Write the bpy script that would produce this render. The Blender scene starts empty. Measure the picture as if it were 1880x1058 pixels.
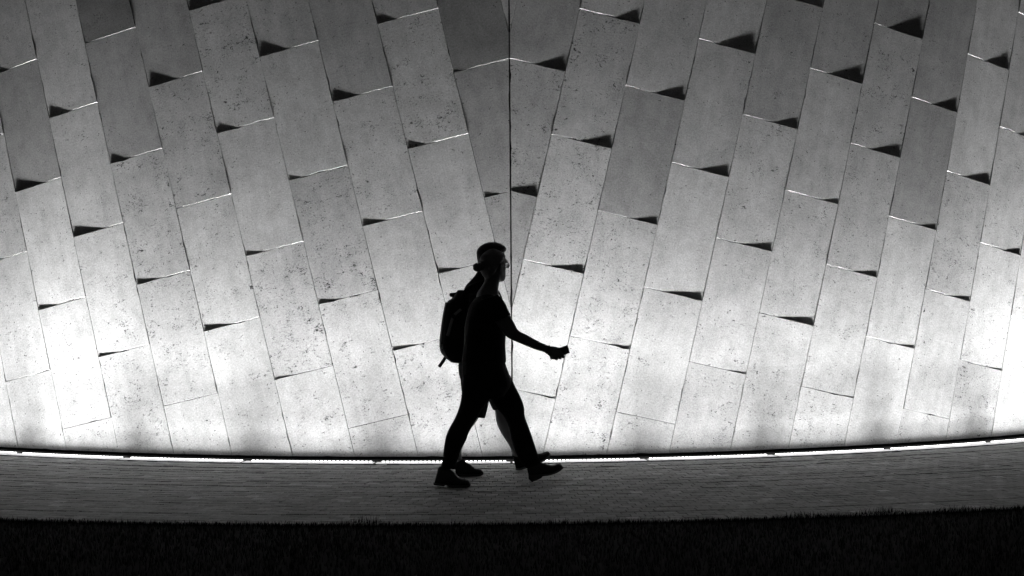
import bpy, bmesh, math, random
from mathutils import Vector, Matrix
random.seed(7)
sc = bpy.context.scene
COL = sc.collection

# ------------------------------------------------------------------ camera
WALL_R = 8.342                      # radius of the round stone wall (metres); its axis is the world Z axis
CAM_H, CAM_D, CAM_X = 1.651, 14.834, -0.465
YAW, PITCH, ROLL, FOC = 0.03168, -0.02191, 0.00812, 3500.0     # FOC in pixels of an 1880 px wide picture
CAM_POS = Vector((CAM_X, -(WALL_R + CAM_D), CAM_H))
cy, sy, cp, sp, cr, sr = math.cos(YAW), math.sin(YAW), math.cos(PITCH), math.sin(PITCH), math.cos(ROLL), math.sin(ROLL)
FWD = Vector((sy * cp, cy * cp, sp))
_up = Vector((-sy * sp, -cy * sp, cp)); _rt = Vector((cy, -sy, 0))
RGT = _rt * cr - _up * sr
UPV = _rt * sr + _up * cr
cam_data = bpy.data.cameras.new("camera")
cam_data.sensor_width = 36.0
cam_data.lens = FOC / 1880.0 * 36.0
cam_data.clip_start = 0.1
cam_data.clip_end = 2000
cam = bpy.data.objects.new("camera", cam_data)
cam.matrix_world = Matrix((( RGT.x, UPV.x, -FWD.x, CAM_POS.x), (RGT.y, UPV.y, -FWD.y, CAM_POS.y),
                           (RGT.z, UPV.z, -FWD.z, CAM_POS.z), (0, 0, 0, 1)))
COL.objects.link(cam)
sc.camera = cam

# ------------------------------------------------------------------ night sky, exposure
w = bpy.data.worlds.new("World"); sc.world = w; w.use_nodes = True
nt = w.node_tree; nt.nodes.clear()
bg = nt.nodes.new('ShaderNodeBackground'); out = nt.nodes.new('ShaderNodeOutputWorld')
bg.inputs[0].default_value = (0.5, 0.5, 0.5, 1); bg.inputs[1].default_value = 0.042   # dark, colourless night sky
nt.links.new(bg.outputs[0], out.inputs[0])
sc.view_settings.view_transform = 'Standard'
sc.view_settings.look = 'None'
sc.view_settings.exposure = 0.0
sc.view_settings.gamma = 1.0
sc.cycles.use_denoising = True
sc.cycles.max_bounces = 8
sc.cycles.sample_clamp_indirect = 4.0
LIGHT_OFF = 0.155                    # distance of the diode rows from the face of the wall
UPLIGHT = 1.04                        # brightness of all the uplight bars
BEAMS = ((9.0, 28, 2, .0605, .004), (4.4, 48, 2, .0600, .005), (3.1, 90, 3, .0570, .006), (2.5, 150, 6, .0510, .008))   # watts, spread, tilt to the wall, half length (rad), height

def ray(px, py):
    return FWD + RGT * ((px - 940.0) / FOC) - UPV * ((py - 529.0) / FOC)
def P(px, py, Y):                   # point of the vertical plane y = Y that the photo shows at (px, py)
    d = ray(px, py); return CAM_POS + d * ((Y - CAM_POS.y) / d.y)
def G(px, py):                      # the same for the ground
    d = ray(px, py); return CAM_POS + d * (-CAM_POS.z / d.z)

# ------------------------------------------------------------------ materials
def mat(name, grey=0.2, rough=0.7, spec=0.5, metal=0.0):
    m = bpy.data.materials.new(name); m.use_nodes = True
    b = m.node_tree.nodes['Principled BSDF']
    b.inputs['Base Color'].default_value = (grey, grey, grey, 1)
    b.inputs['Roughness'].default_value = rough
    b.inputs['Specular IOR Level'].default_value = spec
    b.inputs['Metallic'].default_value = metal
    return m
def N(m, kind, **kw):
    n = m.node_tree.nodes.new(kind)
    for k, v in kw.items():
        if k.startswith('i_'): n.inputs[k[2:].replace('_', ' ')].default_value = v
        else: setattr(n, k, v)
    return n
def L(m, a, b): m.node_tree.links.new(a, b)
def ramp(m, fac, stops):
    r = N(m, 'ShaderNodeValToRGB'); e = r.color_ramp.elements
    e[0].position, e[1].position = stops[0][0], stops[-1][0]
    for i in stops[1:-1]: e.new(i[0])
    for q, (pos, v) in zip(e, stops): q.position = pos; q.color = (v, v, v, 1)
    L(m, fac, r.inputs[0]); return r.outputs[0]
def mth(m, op, a, b=None, clamp=False):
    n = N(m, 'ShaderNodeMath', operation=op); n.use_clamp = clamp
    for i, q in enumerate((a, b)):
        if q is None: continue
        if isinstance(q, (int, float)): n.inputs[i].default_value = q
        else: L(m, q, n.inputs[i])
    return n.outputs[0]

def stone_material():
    m = mat('pitted_limestone', 0.45, 0.85, 0.25); b = m.node_tree.nodes['Principled BSDF']
    uv = N(m, 'ShaderNodeUVMap')
    tone = N(m, 'ShaderNodeAttribute', attribute_type='OBJECT', attribute_name='tone').outputs['Fac']
    pit = N(m, 'ShaderNodeAttribute', attribute_type='OBJECT', attribute_name='pits').outputs['Fac']
    # cloudy tone
    n1 = N(m, 'ShaderNodeTexNoise', i_Scale=3.0, i_Detail=5.0, i_Roughness=0.6); L(m, uv.outputs[0], n1.inputs['Vector'])
    mp = N(m, 'ShaderNodeMapping'); mp.inputs['Scale'].default_value = (5.0, 1.1, 1); L(m, uv.outputs[0], mp.inputs[0])
    n2 = N(m, 'ShaderNodeTexNoise', i_Scale=2.6, i_Detail=3.0); L(m, mp.outputs[0], n2.inputs['Vector'])
    n3 = N(m, 'ShaderNodeTexNoise', i_Scale=130.0, i_Detail=4.0, i_Roughness=0.8); L(m, uv.outputs[0], n3.inputs['Vector'])
    cloud = mth(m, 'ADD', mth(m, 'MULTIPLY', mth(m, 'SUBTRACT', n1.outputs[0], 0.5), 0.55), mth(m, 'MULTIPLY', mth(m, 'SUBTRACT', n2.outputs[0], 0.5), 0.4))
    cloud = mth(m, 'ADD', cloud, mth(m, 'MULTIPLY', mth(m, 'SUBTRACT', n3.outputs[0], 0.5), 0.6))
    n4 = N(m, 'ShaderNodeTexNoise', i_Scale=78.0, i_Detail=2.0, i_Roughness=0.8); L(m, uv.outputs[0], n4.inputs['Vector'])
    cloud = mth(m, 'ADD', cloud, mth(m, 'MULTIPLY', mth(m, 'SUBTRACT', n4.outputs[0], 0.5), 1.15))
    col = mth(m, 'MULTIPLY', mth(m, 'ADD', cloud, 1.0), tone)
    n6 = N(m, 'ShaderNodeTexNoise', i_Scale=9.0, i_Detail=6.0, i_Roughness=0.7, i_Distortion=0.7); L(m, uv.outputs[0], n6.inputs['Vector'])
    stain = ramp(m, n6.outputs[0], [(0.42, 0.0), (0.72, 1.0)])
    col = mth(m, 'MULTIPLY', col, mth(m, 'SUBTRACT', 1.06, mth(m, 'MULTIPLY', stain, 0.20)))
    # worm-like pits along the bedding, in patches
    mp2 = N(m, 'ShaderNodeMapping'); mp2.inputs['Scale'].default_value = (1.0, 1.7, 1); L(m, uv.outputs[0], mp2.inputs[0])
    q1 = N(m, 'ShaderNodeTexNoise', i_Scale=40.0, i_Detail=5.0, i_Roughness=0.72, i_Distortion=1.2); L(m, mp2.outputs[0], q1.inputs['Vector'])
    q2 = N(m, 'ShaderNodeTexNoise', i_Scale=6.5, i_Detail=4.0, i_Roughness=0.7); L(m, uv.outputs[0], q2.inputs['Vector'])
    lvl = mth(m, 'ADD', q1.outputs[0], mth(m, 'MULTIPLY', mth(m, 'SUBTRACT', q2.outputs[0], 0.5), 0.42))
    lvl = mth(m, 'ADD', lvl, mth(m, 'MULTIPLY', mth(m, 'SUBTRACT', pit, 0.5), 0.13))
    mask = ramp(m, lvl, [(0.636, 0.0), (0.686, 1.0)])
    q3 = N(m, 'ShaderNodeTexNoise', i_Scale=21.0, i_Detail=6.0, i_Roughness=0.68, i_Distortion=0.8); L(m, mp2.outputs[0], q3.inputs['Vector'])
    big = mth(m, 'ADD', q3.outputs[0], mth(m, 'MULTIPLY', mth(m, 'SUBTRACT', q2.outputs[0], 0.5), 0.30))
    big = mth(m, 'ADD', big, mth(m, 'MULTIPLY', mth(m, 'SUBTRACT', pit, 0.5), 0.10))
    mask = mth(m, 'MAXIMUM', mask, ramp(m, big, [(0.672, 0.0), (0.70, 1.0)]))
    # single small round holes
    vo = N(m, 'ShaderNodeTexVoronoi', i_Scale=46.0, i_Randomness=1.0); L(m, uv.outputs[0], vo.inputs['Vector'])
    wn = N(m, 'ShaderNodeTexWhiteNoise', noise_dimensions='3D'); L(m, vo.outputs['Position'], wn.inputs['Vector'])
    rad = mth(m, 'MULTIPLY', mth(m, 'SUBTRACT', wn.outputs['Value'], 0.72, True), 0.95)
    hole = mth(m, 'MULTIPLY', mth(m, 'SUBTRACT', rad, vo.outputs['Distance']), 12.0, True)
    allp = mth(m, 'MAXIMUM', mask, mth(m, 'MULTIPLY', hole, 0.85))
    mix = N(m, 'ShaderNodeMix', data_type='RGBA'); L(m, allp, mix.inputs['Factor'])
    cc = N(m, 'ShaderNodeCombineColor')
    for i in range(3): L(m, col, cc.inputs[i])
    L(m, cc.outputs[0], mix.inputs['A']); mix.inputs['B'].default_value = (0.05, 0.05, 0.05, 1)
    L(m, mix.outputs['Result'], b.inputs['Base Color'])
    hgt = mth(m, 'ADD', mth(m, 'MULTIPLY', allp, -1.0), mth(m, 'MULTIPLY', n3.outputs[0], 0.16))
    hgt = mth(m, 'ADD', hgt, mth(m, 'MULTIPLY', n1.outputs[0], 0.7))
    n5 = N(m, 'ShaderNodeTexNoise', i_Scale=13.0, i_Detail=5.0, i_Roughness=0.65, i_Distortion=0.4); L(m, uv.outputs[0], n5.inputs['Vector'])
    hgt = mth(m, 'ADD', hgt, mth(m, 'MULTIPLY', n5.outputs[0], 0.17))
    hgt = mth(m, 'ADD', hgt, mth(m, 'MULTIPLY', n4.outputs[0], 0.26))
    bp = N(m, 'ShaderNodeBump', i_Strength=0.75, i_Distance=0.0032); L(m, hgt, bp.inputs['Height']); L(m, bp.outputs[0], b.inputs['Normal'])
    return m
M_STONE = stone_material()
M_BACK = mat('wall_backing_mortar', 0.04, 0.95, 0.1)
M_BLACK = mat('black_steel', 0.012, 0.55, 0.4)
M_ALU = mat('satin_aluminium', 0.6, 0.45, 0.5, 0.6)

def paver_material():
    m = mat('clay_paver', 0.2, 0.62, 0.38); b = m.node_tree.nodes['Principled BSDF']
    g = N(m, 'ShaderNodeNewGeometry'); tc = N(m, 'ShaderNodeTexCoord')
    isl = g.outputs['Random Per Island']; oi = N(m, 'ShaderNodeObjectInfo').outputs['Random']
    r = mth(m, 'FRACT', mth(m, 'ADD', isl, oi))
    base = ramp(m, r, [(0.0, 0.36), (0.5, 0.45), (0.95, 0.52), (1.0, 0.74)])
    sep = N(m, 'ShaderNodeSeparateColor'); L(m, base, sep.inputs[0])
    n = N(m, 'ShaderNodeTexNoise', i_Scale=38.0, i_Detail=8.0, i_Roughness=0.8); L(m, g.outputs['Position'], n.inputs['Vector'])
    n2 = N(m, 'ShaderNodeTexNoise', i_Scale=1.3, i_Detail=4.0); L(m, g.outputs['Position'], n2.inputs['Vector'])
    f = mth(m, 'MULTIPLY', mth(m, 'ADD', mth(m, 'MULTIPLY', n.outputs[0], 1.9), 0.05), mth(m, 'ADD', n2.outputs[0], 0.5))
    v = mth(m, 'MULTIPLY', sep.outputs[0], f)
    cc = N(m, 'ShaderNodeCombineColor')
    for i in range(3): L(m, v, cc.inputs[i])
    L(m, cc.outputs[0], b.inputs['Base Color'])
    bp = N(m, 'ShaderNodeBump', i_Strength=0.7, i_Distance=0.003); L(m, n.outputs[0], bp.inputs['Height']); L(m, bp.outputs[0], b.inputs['Normal'])
    return m
M_PAVER = paver_material()
M_BED = mat('jointing_sand', 0.03, 0.95, 0.1)

def cloth(name, grey, scale=420.0, rough=0.9):
    m = mat(name, grey, rough, 0.15); b = m.node_tree.nodes['Principled BSDF']
    tc = N(m, 'ShaderNodeTexCoord')
    n = N(m, 'ShaderNodeTexNoise', i_Scale=9.0, i_Detail=4.0); L(m, tc.outputs['Object'], n.inputs['Vector'])
    n2 = N(m, 'ShaderNodeTexNoise', i_Scale=scale, i_Detail=1.0); L(m, tc.outputs['Object'], n2.inputs['Vector'])
    v = mth(m, 'MULTIPLY', mth(m, 'ADD', mth(m, 'MULTIPLY', n.outputs[0], 0.8), 0.6), grey)
    cc = N(m, 'ShaderNodeCombineColor')
    for i in range(3): L(m, v, cc.inputs[i])
    L(m, cc.outputs[0], b.inputs['Base Color'])
    h = mth(m, 'ADD', mth(m, 'MULTIPLY', n.outputs[0], 6.0), n2.outputs[0])
    bp = N(m, 'ShaderNodeBump', i_Strength=0.4, i_Distance=0.004); L(m, h, bp.inputs['Height']); L(m, bp.outputs[0], b.inputs['Normal'])
    return m
M_SKIN = cloth('skin', 0.09, 300.0, 0.55)
M_SKIN2 = cloth('tanned_skin', 0.30, 300.0, 0.55)
M_HAIR_W = cloth('fair_hair', 0.10, 500.0, 0.6)
M_HAIR_M = cloth('dark_hair', 0.012, 500.0, 0.6)
M_SHIRT = cloth('dark_cotton', 0.007)
M_SHIRT2 = cloth('dark_jersey', 0.012)
M_TROUSERS = cloth('dark_twill', 0.008)
M_SHORTS = cloth('dark_canvas', 0.012)
M_SHOE = mat('black_leather', 0.015, 0.5, 0.4)
M_SNEAKER = cloth('sneaker_canvas', 0.03)
M_SOLE = mat('rubber_sole', 0.05, 0.7, 0.3)
M_PALE_SOLE = mat('pale_rubber', 0.16, 0.7, 0.3)
M_PACK = cloth('pack_nylon', 0.014, 600.0, 0.7)
M_WEB = mat('grey_webbing', 0.32, 0.7, 0.3)
M_PLASTIC = mat('black_plastic', 0.015, 0.35, 0.5)
M_EYE = mat('eye_white', 0.7, 0.2, 0.5)

# ------------------------------------------------------------------ helpers
def link(o, parent=None, label=None, cat=None, group=None, kind=None):
    COL.objects.link(o)
    if parent is not None: o.parent = parent
    if label: o['label'] = label
    if cat: o['category'] = cat
    if group: o['group'] = group
    if kind: o['kind'] = kind
    return o
def empty(name, loc, **kw):
    o = bpy.data.objects.new(name, None); o.location = loc; o.empty_display_size = 0.2
    return link(o, **kw)
def put(o, parent):                 # parent, keeping the place the mesh was built in (parents carry only a location)
    o.parent = parent
    off = Vector((0, 0, 0)); q = parent
    while q is not None: off += q.location; q = q.parent
    o.location = o.location - off
    return o
def mesh_obj(name, verts, faces, material, parent=None, smooth=False, **kw):
    me = bpy.data.meshes.new(name); me.from_pydata([tuple(v) for v in verts], [], faces); me.update()
    if material: me.materials.append(material)
    if smooth: me.polygons.foreach_set('use_smooth', [True] * len(me.polygons))
    o = bpy.data.objects.new(name, me); link(o, **kw)
    if parent is not None: put(o, parent)
    return o
def bm_obj(name, bm, material, parent=None, smooth=True, **kw):
    bmesh.ops.recalc_face_normals(bm, faces=bm.faces)
    me = bpy.data.meshes.new(name); bm.to_mesh(me); bm.free()
    me.materials.append(material)
    me.polygons.foreach_set('use_smooth', [smooth] * len(me.polygons))
    o = bpy.data.objects.new(name, me); link(o, **kw)
    if parent is not None: put(o, parent)
    return o
def polar(phi, r, z): return Vector((r * math.sin(phi), -r * math.cos(phi), z))
def ring_box(bm, phi0, phi1, r0, r1, z0, z1, seg):
    """a bent bar between two radii"""
    rows = []
    for i in range(seg + 1):
        a = phi0 + (phi1 - phi0) * i / seg
        rows.append([bm.verts.new(polar(a, r, z)) for r, z in ((r0, z0), (r1, z0), (r1, z1), (r0, z1))])
    for p, q in zip(rows, rows[1:]):
        for k in range(4): bm.faces.new((p[k], p[(k + 1) % 4], q[(k + 1) % 4], q[k]))
    bm.faces.new(rows[0]); bm.faces.new(rows[-1][::-1])

# ------------------------------------------------------------------ ground
PH = 0.80                            # half angle of what is built
def disc(name, r0, r1, z, material, a0, a1, seg, **kw):
    v, f = [], []
    for i in range(seg + 1):
        a = a0 + (a1 - a0) * i / seg
        v += [polar(a, r0, z), polar(a, r1, z)]
        if i: f.append((2 * i - 2, 2 * i - 1, 2 * i + 1, 2 * i))
    return mesh_obj(name, v, f, material, **kw)
M_SOIL = mat('dark_soil', 0.012, 0.95, 0.1)
PATH_IN, PATH_OUT = WALL_R + 0.405, WALL_R + 3.50
gs = 400.0
ground = mesh_obj('ground', [(-gs, -gs, -0.06), (gs, -gs, -0.06), (gs, gs, -0.06), (-gs, gs, -0.06)], [(0, 1, 2, 3)], M_SOIL, kind='structure')
lawn_bed = disc('lawn_soil', PATH_OUT + 0.005, 60.0, -0.012, M_SOIL, -1.5, 1.5, 90, kind='structure')
path = disc('path', PATH_IN, PATH_OUT, -0.012, M_BED, -PH, PH, 90, kind='structure')

# pavers in bent courses, half bonded
def paver_mesh(bm, phi, r, dphi, dr, z, sk):
    c = []
    g, ch = 0.0012, 0.0025
    for inset, zz in ((0.0, z - 0.010), (0.0, z - ch), (ch, z)):
        hp, hr = dphi / 2 - (g + inset) / r, dr / 2 - 3.6 * g - inset
        c.append([bm.verts.new(polar(phi + a * hp, r + b * hr, zz + a * sk[0] + b * sk[1])) for a, b in ((-1, -1), (1, -1), (1, 1), (-1, 1))])
    for lo, hi in zip(c, c[1:]):
        for k in range(4): bm.faces.new((lo[k], lo[(k + 1) % 4], hi[(k + 1) % 4], hi[k]))
    bm.faces.new(c[2])
DR, TL = 0.098, 0.088
ncourse = int(round((PATH_OUT - PATH_IN) / DR)); DR = (PATH_OUT - PATH_IN) / ncourse
field = bmesh.new(); single = 0
for ci in range(ncourse):
    r = PATH_OUT - (ci + 0.5) * DR
    dphi = TL / r; n = int(2 * PH / dphi)
    cz = random.gauss(0, .0013)
    shift = (ci % 2) * 0.5 + random.uniform(-.1, .1)
    for i in range(n):
        phi = -PH + (i + shift) * dphi
        if abs(phi) > PH: continue
        z = cz + random.gauss(0, 0.0009); sk = (random.gauss(0, .0005), random.gauss(0, .0005))
        near = ci < 5 and -0.39 < phi < 0.41
        if near and single < 298:
            bm = bmesh.new(); paver_mesh(bm, phi, r, dphi, DR, z, sk)
            bm_obj('paver', bm, M_PAVER, path, smooth=False); single += 1
        else:
            paver_mesh(field, phi, r, dphi, DR, z, sk)
pf = bm_obj('paver_field', field, M_PAVER, path, smooth=False); pf['kind'] = 'stuff'

# grass
def grass():
    v, f = [], []
    rnd = random.Random(3)
    def blade(phi, r, h, wdt):
        a = rnd.uniform(0, 6.283); lean = rnd.uniform(0.1, 0.75) * h; b = a + rnd.uniform(-.6, .6)
        p = polar(phi, r, -0.014); d = Vector((math.cos(a + 1.57), math.sin(a + 1.57), 0)) * wdt
        l = Vector((math.cos(b), math.sin(b), 0)) * lean
        i = len(v)
        v.extend([p - d, p + d, p + l * .35 + d * .8 + Vector((0, 0, h * .6)), p + l * .35 - d * .8 + Vector((0, 0, h * .6)), p + l + Vector((0, 0, h))])
        f.append((i, i + 1, i + 2, i + 3)); f.append((i + 3, i + 2, i + 4))
    for _ in range(9000):           # ragged edge along the paving
        phi = rnd.uniform(-.62, .62)
        tuft = max(0.0, math.sin(phi * 37 + 2 * math.sin(phi * 13))) * (0.5 + 0.5 * math.sin(phi * 141 + 1)) + 0.15
        blade(phi, PATH_OUT + abs(rnd.gauss(0, .05)) - 0.07 * tuft * rnd.random(), rnd.uniform(.012, .032) + .045 * tuft * rnd.random() ** 2, rnd.uniform(.0012, .0024))
    for _ in range(70000):
        r = PATH_OUT + 2.9 * rnd.random()
        blade(rnd.uniform(-.55, .55), r, rnd.uniform(.018, .045), rnd.uniform(.0014, .0026))
    for _ in range(12000):
        r = PATH_OUT + 2.9 + 6.0 * rnd.random()
        blade(rnd.uniform(-.5, .5), r, rnd.uniform(.02, .05), rnd.uniform(.003, .006))
    m = mat('grass_blade', 0.011, 0.8, 0.1)
    return mesh_obj('lawn_grass', v, f, m, kind='stuff', label='short dark lawn grass along the outer edge of the paving', cat='grass')
grass()

# ------------------------------------------------------------------ the stone wall
TH, W_COL, LEN, SV = 0.22994, 0.4880, 1.0, 1.1542
CT, ST = math.cos(TH), math.sin(TH)
TOP, BOT = 4.55, 0.014
THICK = 0.045
wall = empty('stone_wall', (0, -WALL_R, 0), label='tall round wall of slanting pale limestone slabs lit from below', cat='wall')
v, f = [], []
nseg = 120
for i in range(nseg + 1):
    a = -PH + 2 * PH * i / nseg
    for r, z in ((WALL_R - .05, -.05), (WALL_R - .05, TOP), (WALL_R - .40, TOP), (WALL_R - .40, -.05)): v.append(polar(a, r, z))
    if i:
        for k in range(4):
            q, k2 = 4 * (i - 1), (k + 1) % 4
            f.append((q + k, q + k2, q + 4 + k2, q + 4 + k))
f += [(0, 1, 2, 3), tuple(4 * nseg + k for k in (3, 2, 1, 0))]
mesh_obj('wall_core', v, f, M_BACK, wall)

# how far from its outer end each joint's shadow reaches (share of the slab width), read column by column from the top joint down
XZ = {(-1, 0): [.05, .3], (-1, 1): [.35, .3, .5, .5], (-1, 2): [.5, .45, .45], (-1, 3): [.5, .3, .5, .2], (-1, 4): [.5, .5, .45, .35],
      (-1, 5): [.6, .12, .5], (-1, 6): [.1, .4, .5, .1], (-1, 7): [.5, .65, .35], (-1, 8): [.4, .64, .55, .2], (-1, 9): [.5, .2],
      (1, 0): [.48, .62], (1, 1): [.45, .5, .68, .5], (1, 2): [.5, .5, .4], (1, 3): [.72, .6, .68, .2], (1, 4): [.5, .5, .62, .4],
      (1, 5): [.66, .45, .68], (1, 6): [.74, .66, .5, .45], (1, 7): [.55, .38, .5], (1, 8): [.7, .52, .55, .2], (1, 9): [.5, .6, .45]}
JOFF = {(-1, k): o for k, o in enumerate([1.901, 2.411, 1.911, 2.399, 2.905, 2.41, 2.906, 2.416, 2.918, 1.416])}
JOFF.update({(1, k): o for k, o in enumerate([1.905, 2.403, 1.904, 2.402, 2.909, 2.408, 2.912, 2.42, 2.92, 2.424])})
TONES = {(-1, 6, -1): .40, (-1, 5, -1): .70, (-1, 6, 0): .72, (-1, 8, 0): .66, (-1, 0, -1): .52, (-1, 0, 0): .74, (-1, 0, 1): .72,
         (1, 0, 0): .80, (1, 0, 1): .66, (1, 0, -1): .72, (1, 2, 0): .66, (1, 7, 0): .68, (1, 3, -1): 1.05, (1, 5, -1): .78, (1, 6, -1): .72,
         (-1, 5, 0): .88, (1, 1, 0): .84, (-1, 2, -1): .80, (1, 7, -1): .74, (1, 4, 0): .80, (1, 6, 0): .85}
PITS = {(-1, 5, 0): .9, (-1, 6, 1): .95, (-1, 4, 0): .85, (-1, 1, 0): .95, (-1, 3, 1): .8, (-1, 2, 0): .7, (1, 1, 0): .9, (1, 0, 0): .85, (1, 1, 1): .8,
        (-1, 6, 2): .7, (-1, 4, 2): .85, (1, 2, 1): .75, (1, 9, 2): .95, (1, 8, 1): .85, (1, 5, 1): .7, (1, 6, 0): .8, (-1, 6, -1): .9, (1, 2, 0): .15, (-1, 8, 0): .15, (1, 7, 0): .3}
def clip(poly, nx, ny, c):           # keep nx*x+ny*y >= c
    o = []
    for i, a in enumerate(poly):
        b = poly[(i + 1) % len(poly)]
        da, db = nx * a[0] + ny * a[1] - c, nx * b[0] + ny * b[1] - c
        if da >= 0: o.append(a)
        if (da >= 0) != (db >= 0):
            t = da / (da - db); o.append((a[0] + (b[0] - a[0]) * t, a[1] + (b[1] - a[1]) * t))
    return o
GAP = 0.0017
KAPPA = LEN * ST * CT / WALL_R * W_COL        # twist step over a joint's whole width between two flat slabs
def off_of(side, k):
    if (side, k) in JOFF: return JOFF[(side, k)]
    return 2.41 if k % 2 else 2.905
def joint_mid(side, k, j):           # how far the upper slab stands proud of the lower one at mid joint
    xs = XZ.get((side, k))
    x = xs[j] if xs and 0 <= j < len(xs) else random.Random(side * 1000 + k * 31 + j).uniform(.3, .65)
    return KAPPA * (0.5 - x)
def slab(side, k, j, vt, vb):
    """flat slab of column k whose bottom edge is joint j (top joint j-1); vt / vb its top and bottom along the column"""
    u0, u1 = (k - 1) * W_COL + GAP, k * W_COL - GAP
    poly = [(u0, vb + GAP), (u1, vb + GAP), (u1, vt - GAP), (u0, vt - GAP)]
    # s = u*CT + v*ST >= seam ; t = SV - u*ST + v*CT within [BOT, TOP]
    poly = clip(poly, CT, ST, 0.0055)
    poly = clip(poly, -ST, CT, BOT - SV)
    poly = clip(poly, ST, -CT, SV - TOP)
    if len(poly) < 3: return
    area = 0.5 * abs(sum(a[0] * b[1] - b[0] * a[1] for a, b in zip(poly, poly[1:] + poly[:1])))
    if area < 0.004: return
    uc, vc = (u0 + u1) / 2, (vt + vb) / 2
    sc_, tc_ = side * (uc * CT + vc * ST), SV - uc * ST + vc * CT
    phi = sc_ / WALL_R
    if abs(phi) > PH - 0.05: return
    es = Vector((math.cos(phi), math.sin(phi), 0)); en = Vector((math.sin(phi), -math.cos(phi), 0)); et = Vector((0, 0, 1))
    rnd = random.Random(side * 7919 + k * 131 + j * 17)
    mb, mtp = joint_mid(side, k, j) / 2, -joint_mid(side, k, j - 1) / 2
    jit = rnd.gauss(0, .0006); lowbev = rnd.uniform(.0008, .0026)
    def depth(u, v): return mb + (mtp - mb) * (v - vb) / (vt - vb) + jit
    # outline with small irregularities and the odd chip
    pts = []
    n = len(poly)
    for i in range(n):
        a, b = poly[i], poly[(i + 1) % n]
        d = math.hypot(b[0] - a[0], b[1] - a[1])
        if d < 1e-4: continue
        m = max(1, int(d / 0.055)); nx, ny = -(b[1] - a[1]) / d, (b[0] - a[0]) / d    # inward for ccw
        for q in range(m):
            t = (q + (rnd.uniform(-.25, .25) if q else 0)) / m
            o = abs(rnd.gauss(0, .0005))
            if rnd.random() < .08: o += rnd.uniform(.002, .008)
            if q == 0:
                o = 0.0
            pts.append((a[0] + (b[0] - a[0]) * t + nx * o, a[1] + (b[1] - a[1]) * t + ny * o, 0.0))
    if len(pts) < 3: return
    cx = sum(p[0] for p in pts) / len(pts); cyy = sum(p[1] for p in pts) / len(pts)
    np_ = len(pts)
    inner = []; bev = []
    for i in range(np_):
        a, b, c = pts[i - 1], pts[i], pts[(i + 1) % np_]
        e1 = Vector((b[0] - a[0], b[1] - a[1])).normalized(); e2 = Vector((c[0] - b[0], c[1] - b[1])).normalized()
        nn = Vector((-e1.y - e2.y, e1.x + e2.x))
        nn = nn.normalized() / max(.5, nn.length / 2) if nn.length > 1e-6 else Vector((0, 0))
        low = b[1] < vb + GAP + .004 and b[1] > vb
        w_ = (lowbev * .9 if low else 0.0009) + (rnd.uniform(0.001, .005) if rnd.random() < .05 else 0)
        bev.append(lowbev if low else 0.0010)
        inner.append((b[0] + nn.x * w_, b[1] + nn.y * w_))
    bm = bmesh.new(); uvl = bm.loops.layers.uv.new('UVMap')
    ou, ov = rnd.uniform(0, 40), rnd.uniform(0, 40)
    uvs = {}
    def V(u, v, z):
        s, t = side * (u * CT + v * ST), SV - u * ST + v * CT
        q = bm.verts.new(es * (s - sc_) + et * (t - tc_) + en * z); uvs[q] = (u + ou, v + ov); return q
    back = [V(p[0], p[1], -THICK) for p in pts]
    rim = [V(p[0], p[1], depth(p[0], p[1]) - q) for p, q in zip(pts, bev)]
    frt = [V(p[0], p[1], depth(p[0], p[1])) for p in inner]
    for lo, hi in ((back, rim), (rim, frt)):
        for i in range(np_): bm.faces.new((lo[i], lo[(i + 1) % np_], hi[(i + 1) % np_], hi[i]))
    bm.faces.new(frt); bm.faces.new(back[::-1])
    for fc in bm.faces:
        for lp in fc.loops: lp[uvl].uv = uvs[lp.vert]
    o = bm_obj('slab', bm, M_STONE, smooth=False)
    o.location = polar(phi, WALL_R, tc_)
    put(o, wall)
    o['tone'] = 0.50 * TONES.get((side, k, j - 1), rnd.uniform(.86, 1.06))
    o['pits'] = min(.82, PITS.get((side, k, j - 1), rnd.uniform(.36, .70)))
for side in (-1, 1):
    for k in range(-3, 15):
        off = off_of(side, k)
        u = (k - .5) * W_COL
        # joints as heights along the column
        vbase = (BOT - SV + u * ST) / CT
        js = []
        j = -6
        while off - j * LEN > vbase - LEN:
            js.append((j, off - j * LEN)); j += 1
        # a bottom piece shorter than a hand stays with the slab above it
        for (j0, v0), (j1, v1) in zip(js, js[1:]):
            vb, vt = v1, v0
            if vt - vbase < 0.155: continue
            if -0.2 < vb - vbase < 0.155: vb = vbase - .3
            slab(side, k, j1, vt, vb)

# ------------------------------------------------------------------ light trough and uplight bars
trough = empty('light_trough', polar(0, WALL_R + .2, 0), label='narrow black steel light trough in the ground along the foot of the wall', cat='light trough')
bm = bmesh.new(); ring_box(bm, -PH, PH, WALL_R - 0.046, WALL_R + 0.118, -.09, -0.004, 90); bm_obj('inner_flange', bm, M_BLACK, trough, smooth=False)
bm = bmesh.new(); ring_box(bm, -PH, PH, WALL_R + 0.120, WALL_R + 0.368, -.09, -0.05, 90); bm_obj('channel_floor', bm, M_ALU, trough, smooth=False)
bm = bmesh.new(); ring_box(bm, -PH, PH, WALL_R + 0.370, WALL_R + 0.403, -.09, 0.002, 90); bm_obj('outer_flange', bm, M_BLACK, trough, smooth=False)
def glow(name, grey, strength, rough=.12):
    m = mat(name, grey, rough, 0.9); b = m.node_tree.nodes['Principled BSDF']
    b.inputs['Emission Color'].default_value = (1, 1, 1, 1); b.inputs['Emission Strength'].default_value = strength
    return m
M_LENS = glow('frosted_lens', 0.5, 1.1)
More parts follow.
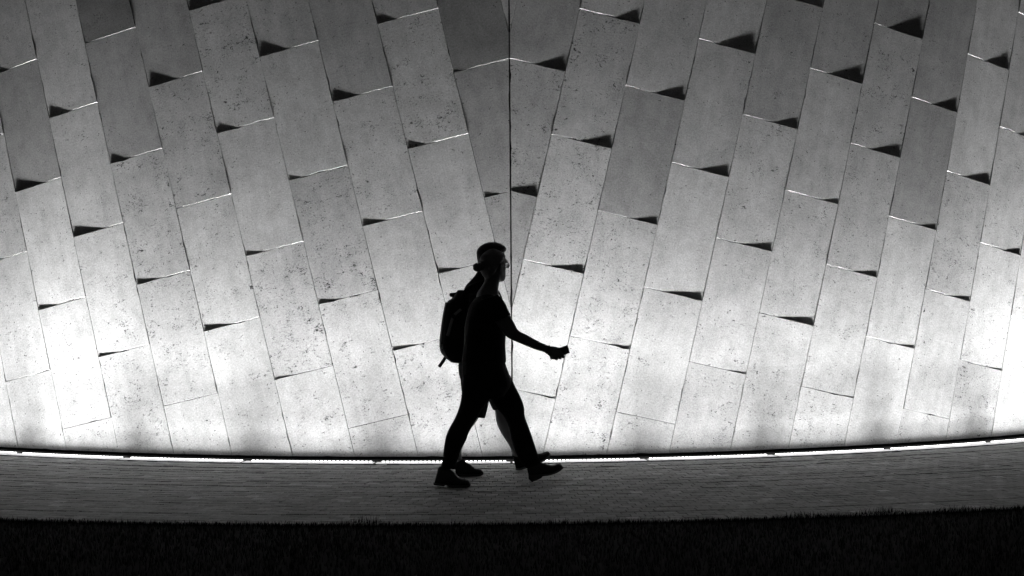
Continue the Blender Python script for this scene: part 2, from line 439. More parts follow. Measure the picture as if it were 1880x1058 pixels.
_g = N(M_LENS, 'ShaderNodeNewGeometry'); _n = N(M_LENS, 'ShaderNodeTexNoise', i_Scale=7.0, i_Detail=4.0, i_Roughness=0.7); L(M_LENS, _g.outputs['Position'], _n.inputs['Vector'])
L(M_LENS, mth(M_LENS, 'MULTIPLY', _n.outputs[0], 1.35), M_LENS.node_tree.nodes['Principled BSDF'].inputs['Emission Strength'])
M_LED = glow('led_die', 0.8, 5.0)
STEP = 0.1225
ORD = ['first', 'second', 'third', 'fourth', 'fifth', 'sixth', 'seventh', 'eighth', 'ninth', 'tenth', 'eleventh', 'twelfth']
POWER = {-6: .9, -5: 1.0, -4: 1.36, -3: 1.05, -2: .90, -1: .90, 0: 1.14, 1: .92, 2: .88, 3: .95, 4: 1.28, 5: 1.15}
for i in range(-6, 6):
    phi = (i + .5) * STEP - .002
    hp = STEP / 2 - 0.012; hq = STEP / 2 - .004; hl = STEP / 2 - .0012
    k = i + 6
    where = ('%s linear uplight from the left under the stone wall' % ORD[k - 1]) if -5 <= i <= 4 else ('outermost linear uplight at the %s end of the trough' % ('left' if i < 0 else 'right'))
    root = empty('linear_uplight', polar(phi, WALL_R + .25, -.05), label='lit ' + where, cat='uplight', group='linear uplights along the foot of the wall')
    bm = bmesh.new(); ring_box(bm, phi - hl, phi + hl, WALL_R + .130, WALL_R + .364, -.049, -.014, 8); bm_obj('housing', bm, M_ALU, root, smooth=False)
    bm = bmesh.new(); ring_box(bm, phi - hl, phi + hl, WALL_R + .182, WALL_R + .340, -.0135, -.006, 8); bm_obj('lens', bm, M_LENS, root, smooth=False)
    bm = bmesh.new()
    for q in range(30):
        a = phi - hq + (q + .5) * 2 * hq / 30
        ring_box(bm, a - .0011, a + .0011, WALL_R + .138, WALL_R + .160, -.0135, -.004, 1)
    bm_obj('led_row', bm, M_LED, root, smooth=False)
    for s_ in (-1, 1):
        bm = bmesh.new(); ring_box(bm, phi + s_ * (hl + .0006) - .0004, phi + s_ * (hl + .0006) + .0004, WALL_R + .129, WALL_R + .367, -.049, -.007, 1)
        bm_obj('end_bracket', bm, M_BLACK, root, smooth=False)
    er = Vector((math.sin(phi), -math.cos(phi), 0)); et_ = Vector((math.cos(phi), math.sin(phi), 0))
    for watt, spread, tilt, half_len, dz in BEAMS:
        ld = bpy.data.lights.new('uplight_beam', 'AREA'); ld.shape = 'RECTANGLE'; ld.size = 2 * half_len * (WALL_R + .2); ld.size_y = 0.042
        ld.energy = UPLIGHT * watt * POWER.get(i, 1.0); ld.spread = math.radians(spread)
        lo = bpy.data.objects.new('uplight_beam', ld); COL.objects.link(lo)
        aim = (Vector((0, 0, 1)) * math.cos(math.radians(tilt)) - er * math.sin(math.radians(tilt))).normalized()
        X, Z = et_, -aim; Y = Z.cross(X)
        M4 = Matrix((X, Y, Z)).transposed().to_4x4(); M4.translation = polar(phi, WALL_R + LIGHT_OFF, dz)
        lo.matrix_world = M4
        loc = M4.translation.copy(); lo.parent = root; lo.location = loc - root.location

# ------------------------------------------------------------------ figures: lofted, fused and smoothed bodies
def catmull(rows, sub):
    if sub < 2 or len(rows) < 3: return rows
    o = []
    for i in range(len(rows) - 1):
        p0, p1, p2, p3 = rows[max(i - 1, 0)], rows[i], rows[i + 1], rows[min(i + 2, len(rows) - 1)]
        for s in range(sub):
            t = s / sub
            o.append([0.5 * ((2 * b) + (c - a) * t + (2 * a - 5 * b + 4 * c - d) * t * t + (-a + 3 * b - 3 * c + d) * t ** 3) for a, b, c, d in zip(p0, p1, p2, p3)])
    o.append(list(rows[-1])); return o
def loft_rings(bm, rings, n=20, ex=2.2):
    """rings: (centre, half axis 1, half axis 2)"""
    loops = []
    for c, e1, e2 in rings:
        lp = []
        for k in range(n):
            t = 2 * math.pi * k / n; a, b = math.cos(t), math.sin(t)
            a = math.copysign(abs(a) ** (2 / ex), a); b = math.copysign(abs(b) ** (2 / ex), b)
            lp.append(bm.verts.new(c + e1 * a + e2 * b))
        loops.append(lp)
    for p, q in zip(loops, loops[1:]):
        for k in range(n): bm.faces.new((p[k], p[(k + 1) % n], q[(k + 1) % n], q[k]))
    for lp, c in ((loops[0][::-1], rings[0][0]), (loops[-1], rings[-1][0])):
        cv = bm.verts.new(c)
        for k in range(n): bm.faces.new((lp[k], lp[(k + 1) % n], cv))
def limb(bm, pairs, sub=4, ex=2.2, shrink=1.0, n=20):
    """pairs: (ax, ay, bx, by, Y, half depth): the two outlines seen from the side, the depth it stands at, its half thickness"""
    rows = catmull([list(p) for p in pairs], sub)
    rings = []
    for ax, ay, bx, by, Y, hd in rows:
        a, b = P(ax, ay, Y), P(bx, by, Y)
        rings.append(((a + b) / 2, (b - a) / 2 * shrink, Vector((0, hd * shrink, 0))))
    loft_rings(bm, rings, n, ex)
def tube(bm, pts, n=10):
    """pts: (Vector, radius)"""
    rows = catmull([[p.x, p.y, p.z, r] for p, r in pts], 4)
    rings = []
    for i, q in enumerate(rows):
        a, b = Vector(rows[max(i - 1, 0)][:3]), Vector(rows[min(i + 1, len(rows) - 1)][:3])
        d = (b - a).normalized(); u = d.orthogonal().normalized(); v = d.cross(u)
        rings.append((Vector(q[:3]), u * q[3], v * q[3]))
    # keep the frames from twisting
    for i in range(1, len(rings)):
        c, u, v = rings[i]; pu = rings[i - 1][1]; d = u.cross(v).normalized(); r = u.length
        u2 = (pu - d * pu.dot(d)).normalized(); rings[i] = (c, u2 * r, d.cross(u2) * r)
    loft_rings(bm, rings, n, 2.0)
def ball(bm, c, rx, ry, rz, rot=None, n=14):
    m = Matrix.Translation(c) @ (rot.to_4x4() if rot else Matrix.Identity(4)) @ Matrix.Diagonal((rx, ry, rz, 1))
    bmesh.ops.create_uvsphere(bm, u_segments=n, v_segments=n, radius=1.0, matrix=m)
def fuse(name, bm, material, parent, voxel=0.006, smooth=6):
    bmesh.ops.recalc_face_normals(bm, faces=bm.faces)
    me = bpy.data.meshes.new(name); bm.to_mesh(me); bm.free()
    o = bpy.data.objects.new(name, me); COL.objects.link(o)
    r = o.modifiers.new('fuse', 'REMESH'); r.mode = 'VOXEL'; r.voxel_size = voxel
    if smooth:
        s = o.modifiers.new('soft', 'SMOOTH'); s.iterations = smooth; s.factor = 0.5
    dg = bpy.context.evaluated_depsgraph_get()
    me2 = bpy.data.meshes.new_from_object(o.evaluated_get(dg))
    o.modifiers.clear(); o.data = me2; me2.name = name; bpy.data.meshes.remove(me)
    me2.materials.clear(); me2.materials.append(material)
    me2.polygons.foreach_set('use_smooth', [True] * len(me2.polygons))
    return put(o, parent)

HEAD = [(0.000, .072, .030, .020), (0.012, .086, .000, .036), (0.035, .088, -.025, .052), (0.060, .086, -.058, .060), (0.085, .084, -.076, .066),
        (0.110, .082, -.088, .070), (0.140, .089, -.095, .074), (0.170, .083, -.094, .074), (0.195, .062, -.080, .064), (0.215, .030, -.052, .042), (0.226, -.005, -.020, .012)]
def head_frame(origin, yaw, pitch, scale):
    """origin: point under the chin; returns local -> world"""
    m = Matrix.Translation(origin) @ Matrix.Rotation(yaw, 4, 'Z') @ Matrix.Rotation(-pitch, 4, 'Y') @ Matrix.Diagonal((scale, scale, scale, 1))
    return lambda x, y, z: m @ Vector((x, y, z)), m
def head(bm, T, grow=0.0):
    rings = []
    for z, f_, b_, hw in catmull([list(h) for h in HEAD], 3):
        c = T((f_ + b_) / 2, 0, z); rings.append((c, T(f_ + grow, 0, z) - c, T((f_ + b_) / 2, hw + grow, z) - c))
    loft_rings(bm, rings, 24, 2.15)
    tube(bm, [(T(.080, 0, .124), .008), (T(.094, 0, .104), .009), (T(.106, 0, .086), .0105), (T(.090, 0, .077), .010)])
    for s in (-1, 1):
        ball(bm, T(.096, s * .010, .081), .008, .007, .006)
        ball(bm, T(.078, s * .032, .132), .016, .022, .008)
        tube(bm, [(T(-.004, s * .064, .120), .006), (T(-.014, s * .079, .124), .0065), (T(-.026, s * .084, .112), .0065), (T(-.020, s * .082, .094), .006), (T(-.006, s * .071, .080), .006)])
        ball(bm, T(-.010, s * .070, .100), .014, .008, .022)
    tube(bm, [(T(.078, -.024, .058), .004), (T(.090, 0, .060), .0075), (T(.078, .024, .058), .004)])
    tube(bm, [(T(.076, -.022, .048), .004), (T(.088, 0, .049), .0078), (T(.076, .022, .048), .004)])
    ball(bm, T(.076, 0, .012), .017, .020, .013)

def shoe(parent, rings, sole, m_up, m_sole, extra=None):
    bm = bmesh.new(); limb(bm, rings, 4, 2.5, n=18)
    s = fuse('shoe', bm, m_up, parent, 0.004, 3)
    bm = bmesh.new(); limb(bm, sole, 2, 4.0, n=18)
    so = bm_obj('sole', bm, m_sole, s)
    if extra: extra(s)
    return s

# ---------- person in front: hair in a bun, spectacles, long trousers, phone held out
yR, yF = G(829, 894.5).y, G(977, 885.0).y
yH = (yR + yF) / 2
wmn = empty('person', (P(890, 890, yH).x, yH, 0), label='person with a low hair bun and glasses, walking, holding a phone out in front', cat='person', group='two people walking past the wall')
yr, yl = yH - .085, yH + .085         # right leg (rear, near), left leg (forward, far)
leg_rear = [(850, 690, 912, 700, yr, .085), (848, 720, 899, 731, yr, .085), (843.5, 746, 885, 753, yr, .080), (835, 768, 872, 774, yr - .005, .074), (825, 786, 861, 793, yr - .01, .066),
            (818.5, 802, 856, 808, yr - .02, .062), (814.5, 825, 846, 827, yR + .01, .056), (812, 846, 840, 847, yR, .054), (808.5, 857, 836, 862, yR, .056)]
leg_front = [(880, 690, 936, 688, yl, .085), (897, 728, 948, 714, yl, .085), (910, 748, 957.5, 733, yl, .080), (922, 761, 962.5, 750, yl, .075), (929.5, 773, 963.5, 764, yl + .005, .068),
             (934.5, 787, 970, 783, yl + .01, .064), (938, 804, 977, 802, yl + .02, .060), (945, 827, 984, 824, yF - .01, .055), (955, 847, 989, 838, yF, .052), (967, 860, 993, 849, yF, .052)]
pelvis = [(850, 655, 926, 657, yH, .125), (848, 672, 929, 671, yH, .150), (847.5, 690, 935, 688, yH, .165), (848, 712, 938, 706, yH, .165), (858, 735, 925, 728, yH, .13)]
bm = bmesh.new(); limb(bm, pelvis); limb(bm, leg_rear); limb(bm, leg_front)
fuse('trousers', bm, M_TROUSERS, wmn, .006, 4)
torso = [(847, 664, 929.5, 666, yH, .150), (849, 650, 929, 650, yH, .145), (851, 632, 928, 633, yH, .135), (852, 612, 929, 613, yH, .140), (854, 592, 930, 590, yH, .155),
         (858, 574, 927, 571, yH, .175), (864, 558, 921, 557, yH, .180), (874, 546, 915, 547, yH, .145), (880, 538, 911, 541, yH, .095), (885, 531, 907, 535, yH, .062)]
bm = bmesh.new(); limb(bm, torso)
yA = yH - .165                        # right arm plane
limb(bm, [(880, 552, 914, 541, yA + .03, .052), (888, 568, 926, 554, yA, .056), (899, 583, 933, 569, yA - .01, .054), (907, 592, 938, 578, yA - .015, .054)])
yB = yH + .165
limb(bm, [(872, 552, 908, 552, yB, .05), (866, 575, 900, 580, yB + .01, .053), (862, 592, 893, 596, yB + .015, .052)])
fuse('shirt', bm, M_SHIRT, wmn, .006, 4)
# body: one skin surface under the clothes, head to feet
bm = bmesh.new()
limb(bm, torso[1:], shrink=.93); limb(bm, pelvis, shrink=.93); limb(bm, leg_rear, shrink=.88); limb(bm, leg_front, shrink=.88)
limb(bm, [(874, 545, 917, 550, yH, .13), (877, 536, 915.5, 542, yH, .095), (884.5, 525, 915, 531, yH, .066), (889.5, 515, 916, 522, yH, .056), (888, 500, 920, 508, yH, .056), (888, 490, 918, 498, yH, .05)])
arm = [(884, 560, 914, 546, yA + .02, .050), (901, 583, 931, 567, yA, .050), (911, 594, 937, 580, yA - .01, .046), (920, 606, 944, 593, yA - .02, .043), (930, 618.5, 951, 606, yA - .03, .041),
       (944, 626, 960, 611.5, yA - .035, .038), (958, 632, 968, 615.5, yA - .04, .036), (976, 639.5, 985, 625, yA - .05, .033), (989, 644, 996, 630.5, yA - .06, .028), (999, 646.5, 1005, 634, yA - .065, .025)]
limb(bm, arm)
yP = yA - .068
limb(bm, [(998, 646, 1004, 634, yP, .024), (1003, 649, 1011, 636, yP, .026), (1008, 654, 1017, 637.5, yP, .026), (1013, 656.5, 1023, 640, yP, .022), (1018, 656, 1027, 642, yP, .016)], ex=2.4)
for q, (kx, ky, bx, by, ln) in enumerate(((1027, 643, 1034.2, 655.3, 1.0), (1022.5, 644, 1028.3, 657.2, 1.05), (1017, 645, 1021.8, 659.0, 1.0), (1012, 646, 1016.4, 657.6, .85))):
    tube(bm, [(P(kx, ky, yP - .018), .010), (P((kx + bx) / 2 + 1, (ky + by) / 2, yP - .030), .0098), (P(bx, by, yP - .020), .0094), (P(bx + .4, by + .2, yP + .004), .009), (P(bx - 1, by - 4, yP + .020), .0085), (P(bx - 3.5, by - 8, yP + .020), .0075)])
tube(bm, [(P(1007, 640, yP + .012), .013), (P(1014, 638.8, yP + .020), .0125), (P(1022, 640.2, yP + .020), .0105), (P(1029, 641.2, yP + .012), .0095), (P(1034, 642.5, yP + .006), .008)])
limb(bm, [(872, 555, 904, 556, yB, .045), (864, 592, 890, 595, yB + .01, .042), (860, 612, 884, 614, yB + .015, .038), (862, 635, 880, 636, yB + .02, .032), (866, 652, 881, 651, yB + .02, .024)])
limb(bm, [(866, 650, 881, 650, yB + .02, .022), (867, 660, 886, 658, yB + .02, .018), (872, 668, 888, 665, yB + .02, .012)])
for q in range(4):
    tube(bm, [(P(871 + 4.5 * q, 664 - q, yB + .02), .009), (P(874 + 4.5 * q, 673 - q, yB + .016), .0085), (P(876 + 4.2 * q, 680 - 1.2 * q, yB + .006), .0078)])
tube(bm, [(P(880, 654, yB + .01), .011), (P(888, 660, yB + .0), .0105), (P(892, 667, yB - .006), .009)])
Th, Hm = head_frame(P(915, 516.5, yH) + Vector((0, 0, 0)), math.radians(46), math.radians(3), 1.0)
# move so that the skull sits over the neck
off = P(906.5, 488, yH) - Th(-.004, 0, .115)
Th, Hm = head_frame(P(915, 516.5, yH) + off, math.radians(46), math.radians(3), 1.0)
head(bm, Th)
limb(bm, [(803, 862, 835, 866, yR, .03), (806, 880, 850, 884, yR, .032)], shrink=.8)
limb(bm, [(968, 858, 994, 850, yF, .03), (976, 872, 1008, 862, yF, .03)], shrink=.8)
fuse('body', bm, M_SKIN, wmn, .0042, 5)
for s in (-1, 1):
    bm = bmesh.new(); ball(bm, Th(.079, s * .031, .113), .0115, .0115, .0115); bm_obj('eye', bm, M_EYE, wmn)
# hair: close to the skull, drawn back into a bun
bm = bmesh.new(); rings = []
for z, f_, b_, hw in ((.030, -.062, -.074, .030), (.050, -.052, -.084, .048), (.070, -.042, -.090, .060), (.090, -.028, -.096, .070), (.115, -.004, -.100, .078), (.140, .045, -.106, .082), (.165, .080, -.105, .083), (.190, .075, -.092, .075), (.212, .048, -.064, .055), (.229, .012, -.034, .026), (.234, -.004, -.018, .008)):
    c = Th((f_ + b_) / 2, 0, z); rings.append((c, Th(f_, 0, z) - c, Th((f_ + b_) / 2, hw, z) - c))
loft_rings(bm, rings, 24, 2.15)
ball(bm, P(876.3, 490.8, yH - .060), .031, .032, .031); ball(bm, P(873, 492, yH - .066), .019, .022, .021); ball(bm, P(882, 489.5, yH - .05), .026, .030, .026); ball(bm, P(878.5, 493.5, yH - .058), .024, .026, .022)
hair = fuse('hair', bm, M_HAIR_W, wmn, .005, 3)
# glasses
bm = bmesh.new()
for s in (-1, 1):
    pts = [Th(.102 - .012 * abs(math.cos(a)) * (1 if s * math.cos(a) > 0 else .2), s * .034 + .024 * math.cos(a), .112 + .019 * math.sin(a)) for a in [2 * math.pi * q / 18 for q in range(19)]]
    tube(bm, [(p, .0022) for p in pts], 6)
    tube(bm, [(Th(.090, s * .060, .117), .0026), (Th(.05, s * .076, .117), .0024), (Th(-.005, s * .079, .115), .0024), (Th(-.022, s * .080, .102), .0026)], 6)
tube(bm, [(Th(.104, -.010, .115), .0022), (Th(.108, 0, .118), .0022), (Th(.104, .010, .115), .0022)], 6)
gl = bm_obj('glasses', bm, M_PLASTIC, wmn)
m_gl = mat('spectacle_lens', 0.9, 0.02, 0.5); m_gl.node_tree.nodes['Principled BSDF'].inputs['Transmission Weight'].default_value = 1.0
for s in (-1, 1):
    bm = bmesh.new(); ball(bm, Th(.098, s * .034, .112), .0016, .0215, .017, Matrix.Rotation(math.radians(46), 3, 'Z')); bm_obj('lens', bm, m_gl, gl)
# wristband
bm = bmesh.new(); limb(bm, [(1001.5, 649, 1007.5, 633.6, yP + .001, .030), (1004.5, 650.3, 1010, 634.4, yP + .001, .030)], 2)
bm_obj('wristband', bm, M_PLASTIC, wmn)
# shoes
shoe(wmn, [(803, 866, 797, 888, yR, .020), (806, 857, 803, 889, yR, .032), (818, 857, 814, 889, yR, .036), (832, 865, 826, 890, yR, .036), (841, 875, 840, 891.5, yR, .041), (850, 879.3, 852, 892, yR, .042), (859, 880.5, 861, 891, yR, .034), (863, 886, 863.3, 890, yR, .016)],
     [(796, 886, 796, 889.5, yR, .018), (799, 886.5, 799, 890.6, yR, .032), (815, 888, 815, 892.3, yR, .036), (817, 888, 817, 890.5, yR, .036), (823, 889, 823, 892, yR, .036), (828, 890, 828, 894.6, yR, .038), (852, 890, 852, 894.8, yR, .043), (861, 889, 861, 893, yR, .034), (864, 888.5, 864, 890.5, yR, .014)], M_SHOE, M_SOLE)
shoe(wmn, [(967, 859, 971, 874, yF, .020), (976, 849, 979, 874, yF, .032), (986, 846, 989, 873, yF, .035), (997, 850, 997, 872, yF, .036), (1007, 853, 1007, 870.5, yF, .040), (1016, 853.5, 1017, 868, yF, .041), (1025, 850.5, 1027.5, 863, yF, .036), (1031, 852.5, 1033, 859, yF, .018)],
     [(970, 871, 970.8, 880, yF, .016), (973, 871, 975.5, 884, yF, .028), (977, 871, 978, 884.6, yF, .031), (992, 870, 994, 877.5, yF, .034), (995, 870.5, 995, 874, yF, .035), (1005, 870, 1005, 873, yF, .038), (1016, 866.5, 1017.5, 869.8, yF, .041), (1027, 861, 1029, 863.8, yF, .036), (1033, 856.5, 1035.5, 858.5, yF, .014)], M_SHOE, M_SOLE)
# phone
ph_o = P(1026.5, 647.2, yP + .004)
axl = Vector((.93, .02, .33)).normalized(); axw = Vector((.42, .55, -.72)); axw = (axw - axl * axw.dot(axl)).normalized(); axt = axl.cross(axw)
def slab_box(bm, c, ex_, ey, ez, hx, hy, hz, bev):
    r = bmesh.ops.create_cube(bm, size=2.0, matrix=Matrix.Translation(c) @ Matrix((ex_ * hx, ey * hy, ez * hz)).transposed().to_4x4())
    if bev: bmesh.ops.bevel(bm, geom=list({e for v_ in r['verts'] for e in v_.link_edges}), offset=bev, segments=2, affect='EDGES', profile=.5)
phone = empty('phone', ph_o, label='dark mobile phone held in the outstretched hand', cat='phone')
bm = bmesh.new(); slab_box(bm, ph_o, axl, axw, axt, .070, .034, .0045, .003); bm_obj('case', bm, M_PLASTIC, phone, smooth=False)
bm = bmesh.new(); slab_box(bm, ph_o + axt * .0048, axl, axw, axt, .064, .030, .0006, 0); bm_obj('screen', bm, mat('dark_glass', .01, .1, .5), phone, smooth=False)

# ---------- person behind: short dark hair, shorts, sneakers
zR, zF = G(860, 874.3).y, G(955, 863.0).y
zH = (zR + zF) / 2
man = empty('person', (P(890, 866, zH).x, zH, 0), label='taller short-haired person in shorts and sneakers, walking behind the other', cat='person', group='two people walking past the wall')
zr, zl = zH - .095, zH + .095
m_pelvis = [(843, 655, 918, 655, zH, .15), (841.5, 672, 920, 672, zH, .165), (842.5, 686, 924, 690, zH, .175), (847, 702, 926, 706, zH, .17), (858, 722, 915, 722, zH, .13)]
m_sr = [(845, 695, 902, 705, zr, .09), (847, 715, 900, 720, zr, .098), (850, 738, 896.5, 744, zr, .10), (852, 756, 891.5, 764, zr, .102), (852, 759, 890.5, 767.5, zr, .102)]
m_sf = [(882, 700, 934, 695, zl, .09), (892, 722, 942, 712, zl, .098), (899, 740, 948, 728, zl, .10), (905, 753, 951, 740, zl, .102)]
bm = bmesh.new(); limb(bm, m_pelvis); limb(bm, m_sr, ex=2.6); limb(bm, m_sf, ex=2.6)
fuse('shorts', bm, M_SHORTS, man, .006, 2)
m_torso = [(842, 668, 920, 668, zH, .165), (848, 645, 919, 646, zH, .158), (851, 610, 921, 612, zH, .165), (851, 575, 922, 578, zH, .19), (849, 552, 921, 556, zH, .20), (850, 538, 917, 545, zH, .185), (855, 525, 912, 534, zH, .13), (863, 516, 909, 524, zH, .085), (871, 507, 908, 517, zH, .066), (876, 499, 908, 511, zH, .064), (877, 497, 908, 509, zH, .06)]
bm = bmesh.new(); limb(bm, m_torso)
za, zb = zH - .2, zH + .2
limb(bm, [(860, 540, 905, 540, za + .03, .06), (862, 565, 904, 570, za, .062), (866, 592, 902, 598, za - .01, .06)])
limb(bm, [(860, 540, 905, 540, zb - .03, .06), (862, 565, 904, 570, zb, .062), (862, 592, 898, 598, zb + .01, .06)])
fuse('shirt', bm, M_SHIRT2, man, .006, 3)
bm = bmesh.new()
limb(bm, m_torso[1:], shrink=.93); limb(bm, m_pelvis, shrink=.92)
m_lr = [(850, 705, 898, 712, zr, .082), (853, 740, 888, 748, zr, .076), (850, 765, 876, 772, zr, .064), (844, 783, 865, 787, zr, .058), (837, 800, 858.5, 800, zr - .02, .055), (834, 815, 852, 815, zr - .04, .046), (834, 831, 847.3, 830, zR + .01, .038), (834, 846, 848, 842, zR, .036)]
m_lf = [(890, 715, 936, 708, zl, .082), (903, 740, 945, 732, zl, .076), (908.5, 756, 949, 748, zl, .066), (911, 774, 951, 768, zl, .062), (916, 788, 953, 783, zl + .01, .060), (925.5, 804, 957, 799, zl + .03, .054), (935, 819, 962, 814, zF - .02, .044), (941, 834, 967, 829, zF, .036), (944, 843, 970, 838, zF, .036)]
limb(bm, m_lr); limb(bm, m_lf)
limb(bm, [(864, 540, 902, 540, za + .03, .05), (870, 592, 900, 598, za - .01, .048), (874, 616, 899, 622, za - .01, .042), (884, 640, 904, 640, za - .01, .036), (892, 660, 907, 656, za - .005, .027)])
limb(bm, [(892, 658, 907, 655, za, .022), (896, 668, 914, 664, za, .020), (900, 676, 916, 673, za, .014)])
limb(bm, [(864, 540, 902, 540, zb - .03, .05), (866, 592, 896, 598, zb, .048), (864, 616, 890, 620, zb, .042), (868, 640, 888, 640, zb, .036), (874, 660, 888, 657, zb, .027)])
limb(bm, [(874, 658, 888, 656, zb, .022), (876, 668, 894, 665, zb, .020), (880, 676, 896, 674, zb, .014)])
for hx, hz in ((900, za), (880, zb)):
    for q in range(4):
        tube(bm, [(P(hx + 4.3 * q, 673 - q, hz), .0095), (P(hx + 2 + 4.3 * q, 683 - q, hz), .009), (P(hx + 1 + 4 * q, 691 - 1.4 * q, hz + (.012 if hz < zH else -.012)), .008)])
    tube(bm, [(P(hx + 6, 662, hz), .012), (P(hx + 15, 669, hz), .011), (P(hx + 18, 677, hz), .0095)])
limb(bm, [(872, 512, 909, 522, zH, .072), (878, 502, 908, 512, zH, .062), (880, 488, 912, 498, zH, .06)])
Tm, _ = head_frame(P(908, 503, zH), math.radians(6), math.radians(0), 1.0)
offm = P(903.5, 474, zH) - Tm(-.004, 0, .118)
Tm, _ = head_frame(P(908, 503, zH) + offm, math.radians(6), math.radians(0), 1.0)
head(bm, Tm)
limb(bm, [(836, 846, 850, 843, zR, .03), (842, 866, 866, 864, zR, .03)], shrink=.85)
limb(bm, [(946, 843, 968, 838, zF, .03), (956, 855, 984, 845, zF, .03)], shrink=.85)
fuse('body', bm, M_SKIN2, man, .0046, 5)
for s in (-1, 1):
    bm = bmesh.new(); ball(bm, Tm(.079, s * .031, .113), .0115, .0115, .0115); bm_obj('eye', bm, M_EYE, man)
bm = bmesh.new(); rings = []
for z, f_, b_, hw in ((.010, -.060, -.072, .030), (.030, -.050, -.088, .050), (.062, -.040, -.100, .062), (.085, -.028, -.108, .072), (.115, -.010, -.114, .079), (.145, .030, -.117, .083), (.165, .096, -.117, .084), (.185, .102, -.110, .082), (.205, .088, -.092, .070), (.224, .055, -.060, .048), (.234, .020, -.026, .020)):
    c = Tm((f_ + b_) / 2, 0, z); rings.append((c, Tm(f_, 0, z) - c, Tm((f_ + b_) / 2, hw, z) - c))
loft_rings(bm, rings, 24, 2.15)
fuse('hair', bm, M_HAIR_M, man, .005, 3)
def laces(pts):
    def run(s):
        bm = bmesh.new()
        for a, b, Y, hd in pts: tube(bm, [(P(a, b + 1.5, Y - hd), .0022), (P(a + .5, b, Y), .0026), (P(a, b + 1.5, Y + hd), .0022)], 6)
        bm_obj('laces', bm, M_WEB, s)
    return run
shoe(man, [(835, 852, 837, 872, zR, .022), (840, 846, 842, 872.5, zR, .034), (848, 842.5, 849, 872.5, zR, .037), (856, 848.5, 857, 872.5, zR, .037), (864, 853.5, 865, 872, zR, .040), (873, 860.5, 874, 871.5, zR, .044), (881, 861.8, 882.5, 870.5, zR, .040), (886.5, 865.5, 887, 868.5, zR, .018)],
     [(835, 868.5, 835.5, 873, zR, .018), (840, 869.5, 840, 874, zR, .036), (856, 870, 856, 874.5, zR, .039), (874, 869.5, 874, 874, zR, .046), (883, 868.5, 883, 873, zR, .040), (887.5, 867, 887.7, 870.5, zR, .016)], M_SNEAKER, M_SOLE, laces([(858, 849, zR, .022), (862.5, 851.5, zR, .024), (867, 855.5, zR, .026), (871, 858.6, zR, .026)]))
shoe(man, [(941, 837, 947.5, 861, zF, .022), (948, 832, 953, 861, zF, .034), (960, 829, 962, 858, zF, .037), (972, 831, 974, 854.5, zF, .038), (985, 833.5, 988, 849, zF, .042), (996, 832, 999.5, 843.5, zF, .044), (1004.5, 829, 1007, 837.5, zF, .040), (1008.5, 831, 1009.5, 834, zF, .018)],
     [(946, 860.5, 947, 863.6, zF, .018), (952, 859.5, 953, 863.2, zF, .036), (966, 855.5, 967, 859.5, zF, .039), (985, 848.5, 987, 852, zF, .045), (999, 841, 1001, 845, zF, .046), (1007, 835, 1009, 838.5, zF, .040), (1009.5, 832, 1010.8, 834.5, zF, .016)], M_SNEAKER, M_PALE_SOLE, laces([(974, 830, zF, .022), (979, 831, zF, .024), (984, 832, zF, .026)]))

# ---------- rucksack on the person behind
pack = empty('backpack', P(834, 655, zH), label='large dark rucksack on the back of the person behind, with a dangling strap', cat='backpack')
bm = bmesh.new()
limb(bm, [(840, 533, 852, 533, zH, .09), (830, 548, 858, 541, zH, .125), (821, 555, 860, 556, zH, .14), (814.5, 580, 861, 582, zH, .150), (810, 612, 860, 612, zH, .155), (808.3, 632, 858, 632, zH, .155), (810, 645, 856, 648, zH, .15), (817, 656, 852, 659, zH, .14), (828, 664.5, 846, 666, zH, .12)], ex=3.4, n=28)
fuse('main_bag', bm, M_PACK, pack, .006, 3)
bm = bmesh.new(); limb(bm, [(817.5, 555.5, 832, 556, zH, .11), (812.5, 580, 830, 582, zH, .12), (808.2, 612, 828, 614, zH, .125), (806.6, 632, 826, 634, zH, .125), (808.5, 645, 827, 648, zH, .12), (814, 653, 830, 656, zH, .10)], ex=3.2, n=24)
fuse('front_pocket', bm, M_PACK, pack, .006, 2)
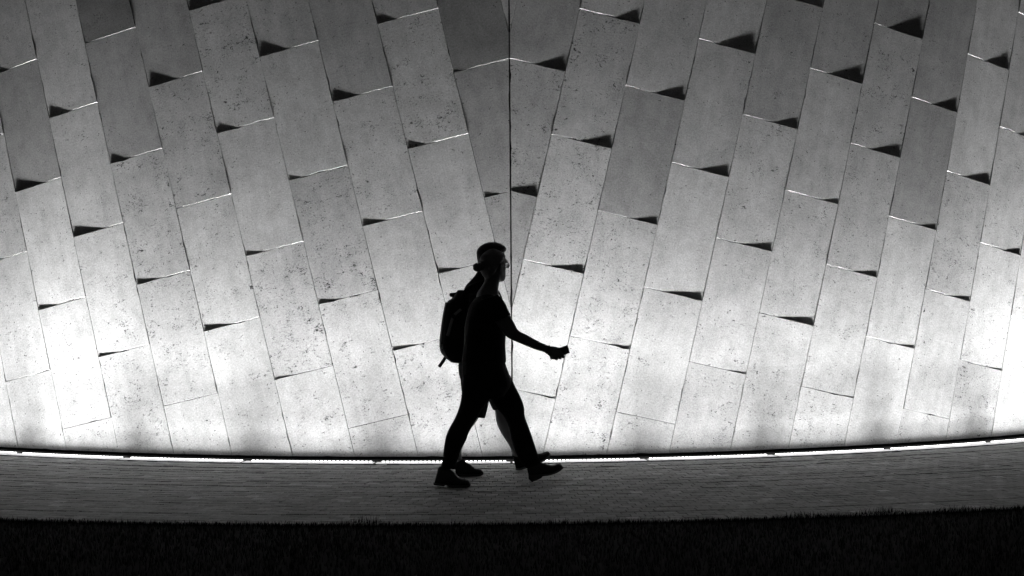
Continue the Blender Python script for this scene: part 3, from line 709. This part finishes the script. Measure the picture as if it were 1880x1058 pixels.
bm = bmesh.new(); tube(bm, [(P(852, 541, zH), .022), (P(842, 541, zH), .018), (P(834, 541.5, zH), .016), (P(827.5, 541.8, zH), .0145), (P(825.2, 542, zH), .008)]); tube(bm, [(P(846, 545, zH), .02), (P(838, 547, zH), .02), (P(831, 549.5, zH), .013)]); bm_obj('top_roll', bm, M_PACK, pack)
def strap(name, pts, wdt, thk, m, parent):       # flat band along (x, y, Y)
    bm = bmesh.new(); rows = catmull([list(q) for q in pts], 5); rings = []
    V_ = [P(*q) for q in rows]
    for i, c in enumerate(V_):
        d = (V_[min(i + 1, len(V_) - 1)] - V_[max(i - 1, 0)]).normalized()
        side_ = Vector((0, 1, 0)); nrm = d.cross(side_).normalized()
        if name == 'side_strap' or name == 'loose_strap': side_, nrm = nrm, Vector((0, 1, 0))
        rings.append((c, side_ * wdt, nrm * thk))
    loft_rings(bm, rings, 12, 5.0)
    return bm_obj(name, bm, m, parent)
for s in (-1, 1):
    strap('shoulder_strap', [(848, 545, zH + s * .10), (853, 534, zH + s * .10), (868, 523, zH + s * .098), (893, 516, zH + s * .10), (913, 533, zH + s * .115), (922, 555, zH + s * .125), (921, 585, zH + s * .13), (905, 612, zH + s * .165), (880, 628, zH + s * .172), (858, 638, zH + s * .15)], .028, .007, M_PACK, pack)
zs = zH - .157
ss = strap('side_strap', [(846.5, 568, zs + .006), (838, 575, zs), (832, 581.5, zs - .001), (828.5, 592, zs - .001), (825, 605, zs - .001), (822, 617, zs + .004)], .010, .0025, M_WEB, pack)
bm = bmesh.new(); slab_box(bm, P(832.5, 581, zs - .002), Vector((.6, 0, .8)), Vector((-.8, 0, .6)), Vector((0, 1, 0)), .014, .012, .004, .002); bm_obj('buckle', bm, M_PLASTIC, ss, smooth=False)
strap('loose_strap', [(820, 653, zH - .05), (816.5, 658.5, zH - .055), (811, 667, zH - .06), (805.8, 674, zH - .06)], .012, .002, M_PACK, pack)
bm = bmesh.new(); tube(bm, [(P(812, 632, zH - .13), .002), (P(812.3, 637, zH - .135), .003), (P(812, 640, zH - .135), .003)], 6); bm_obj('zip_puller', bm, M_WEB, pack)
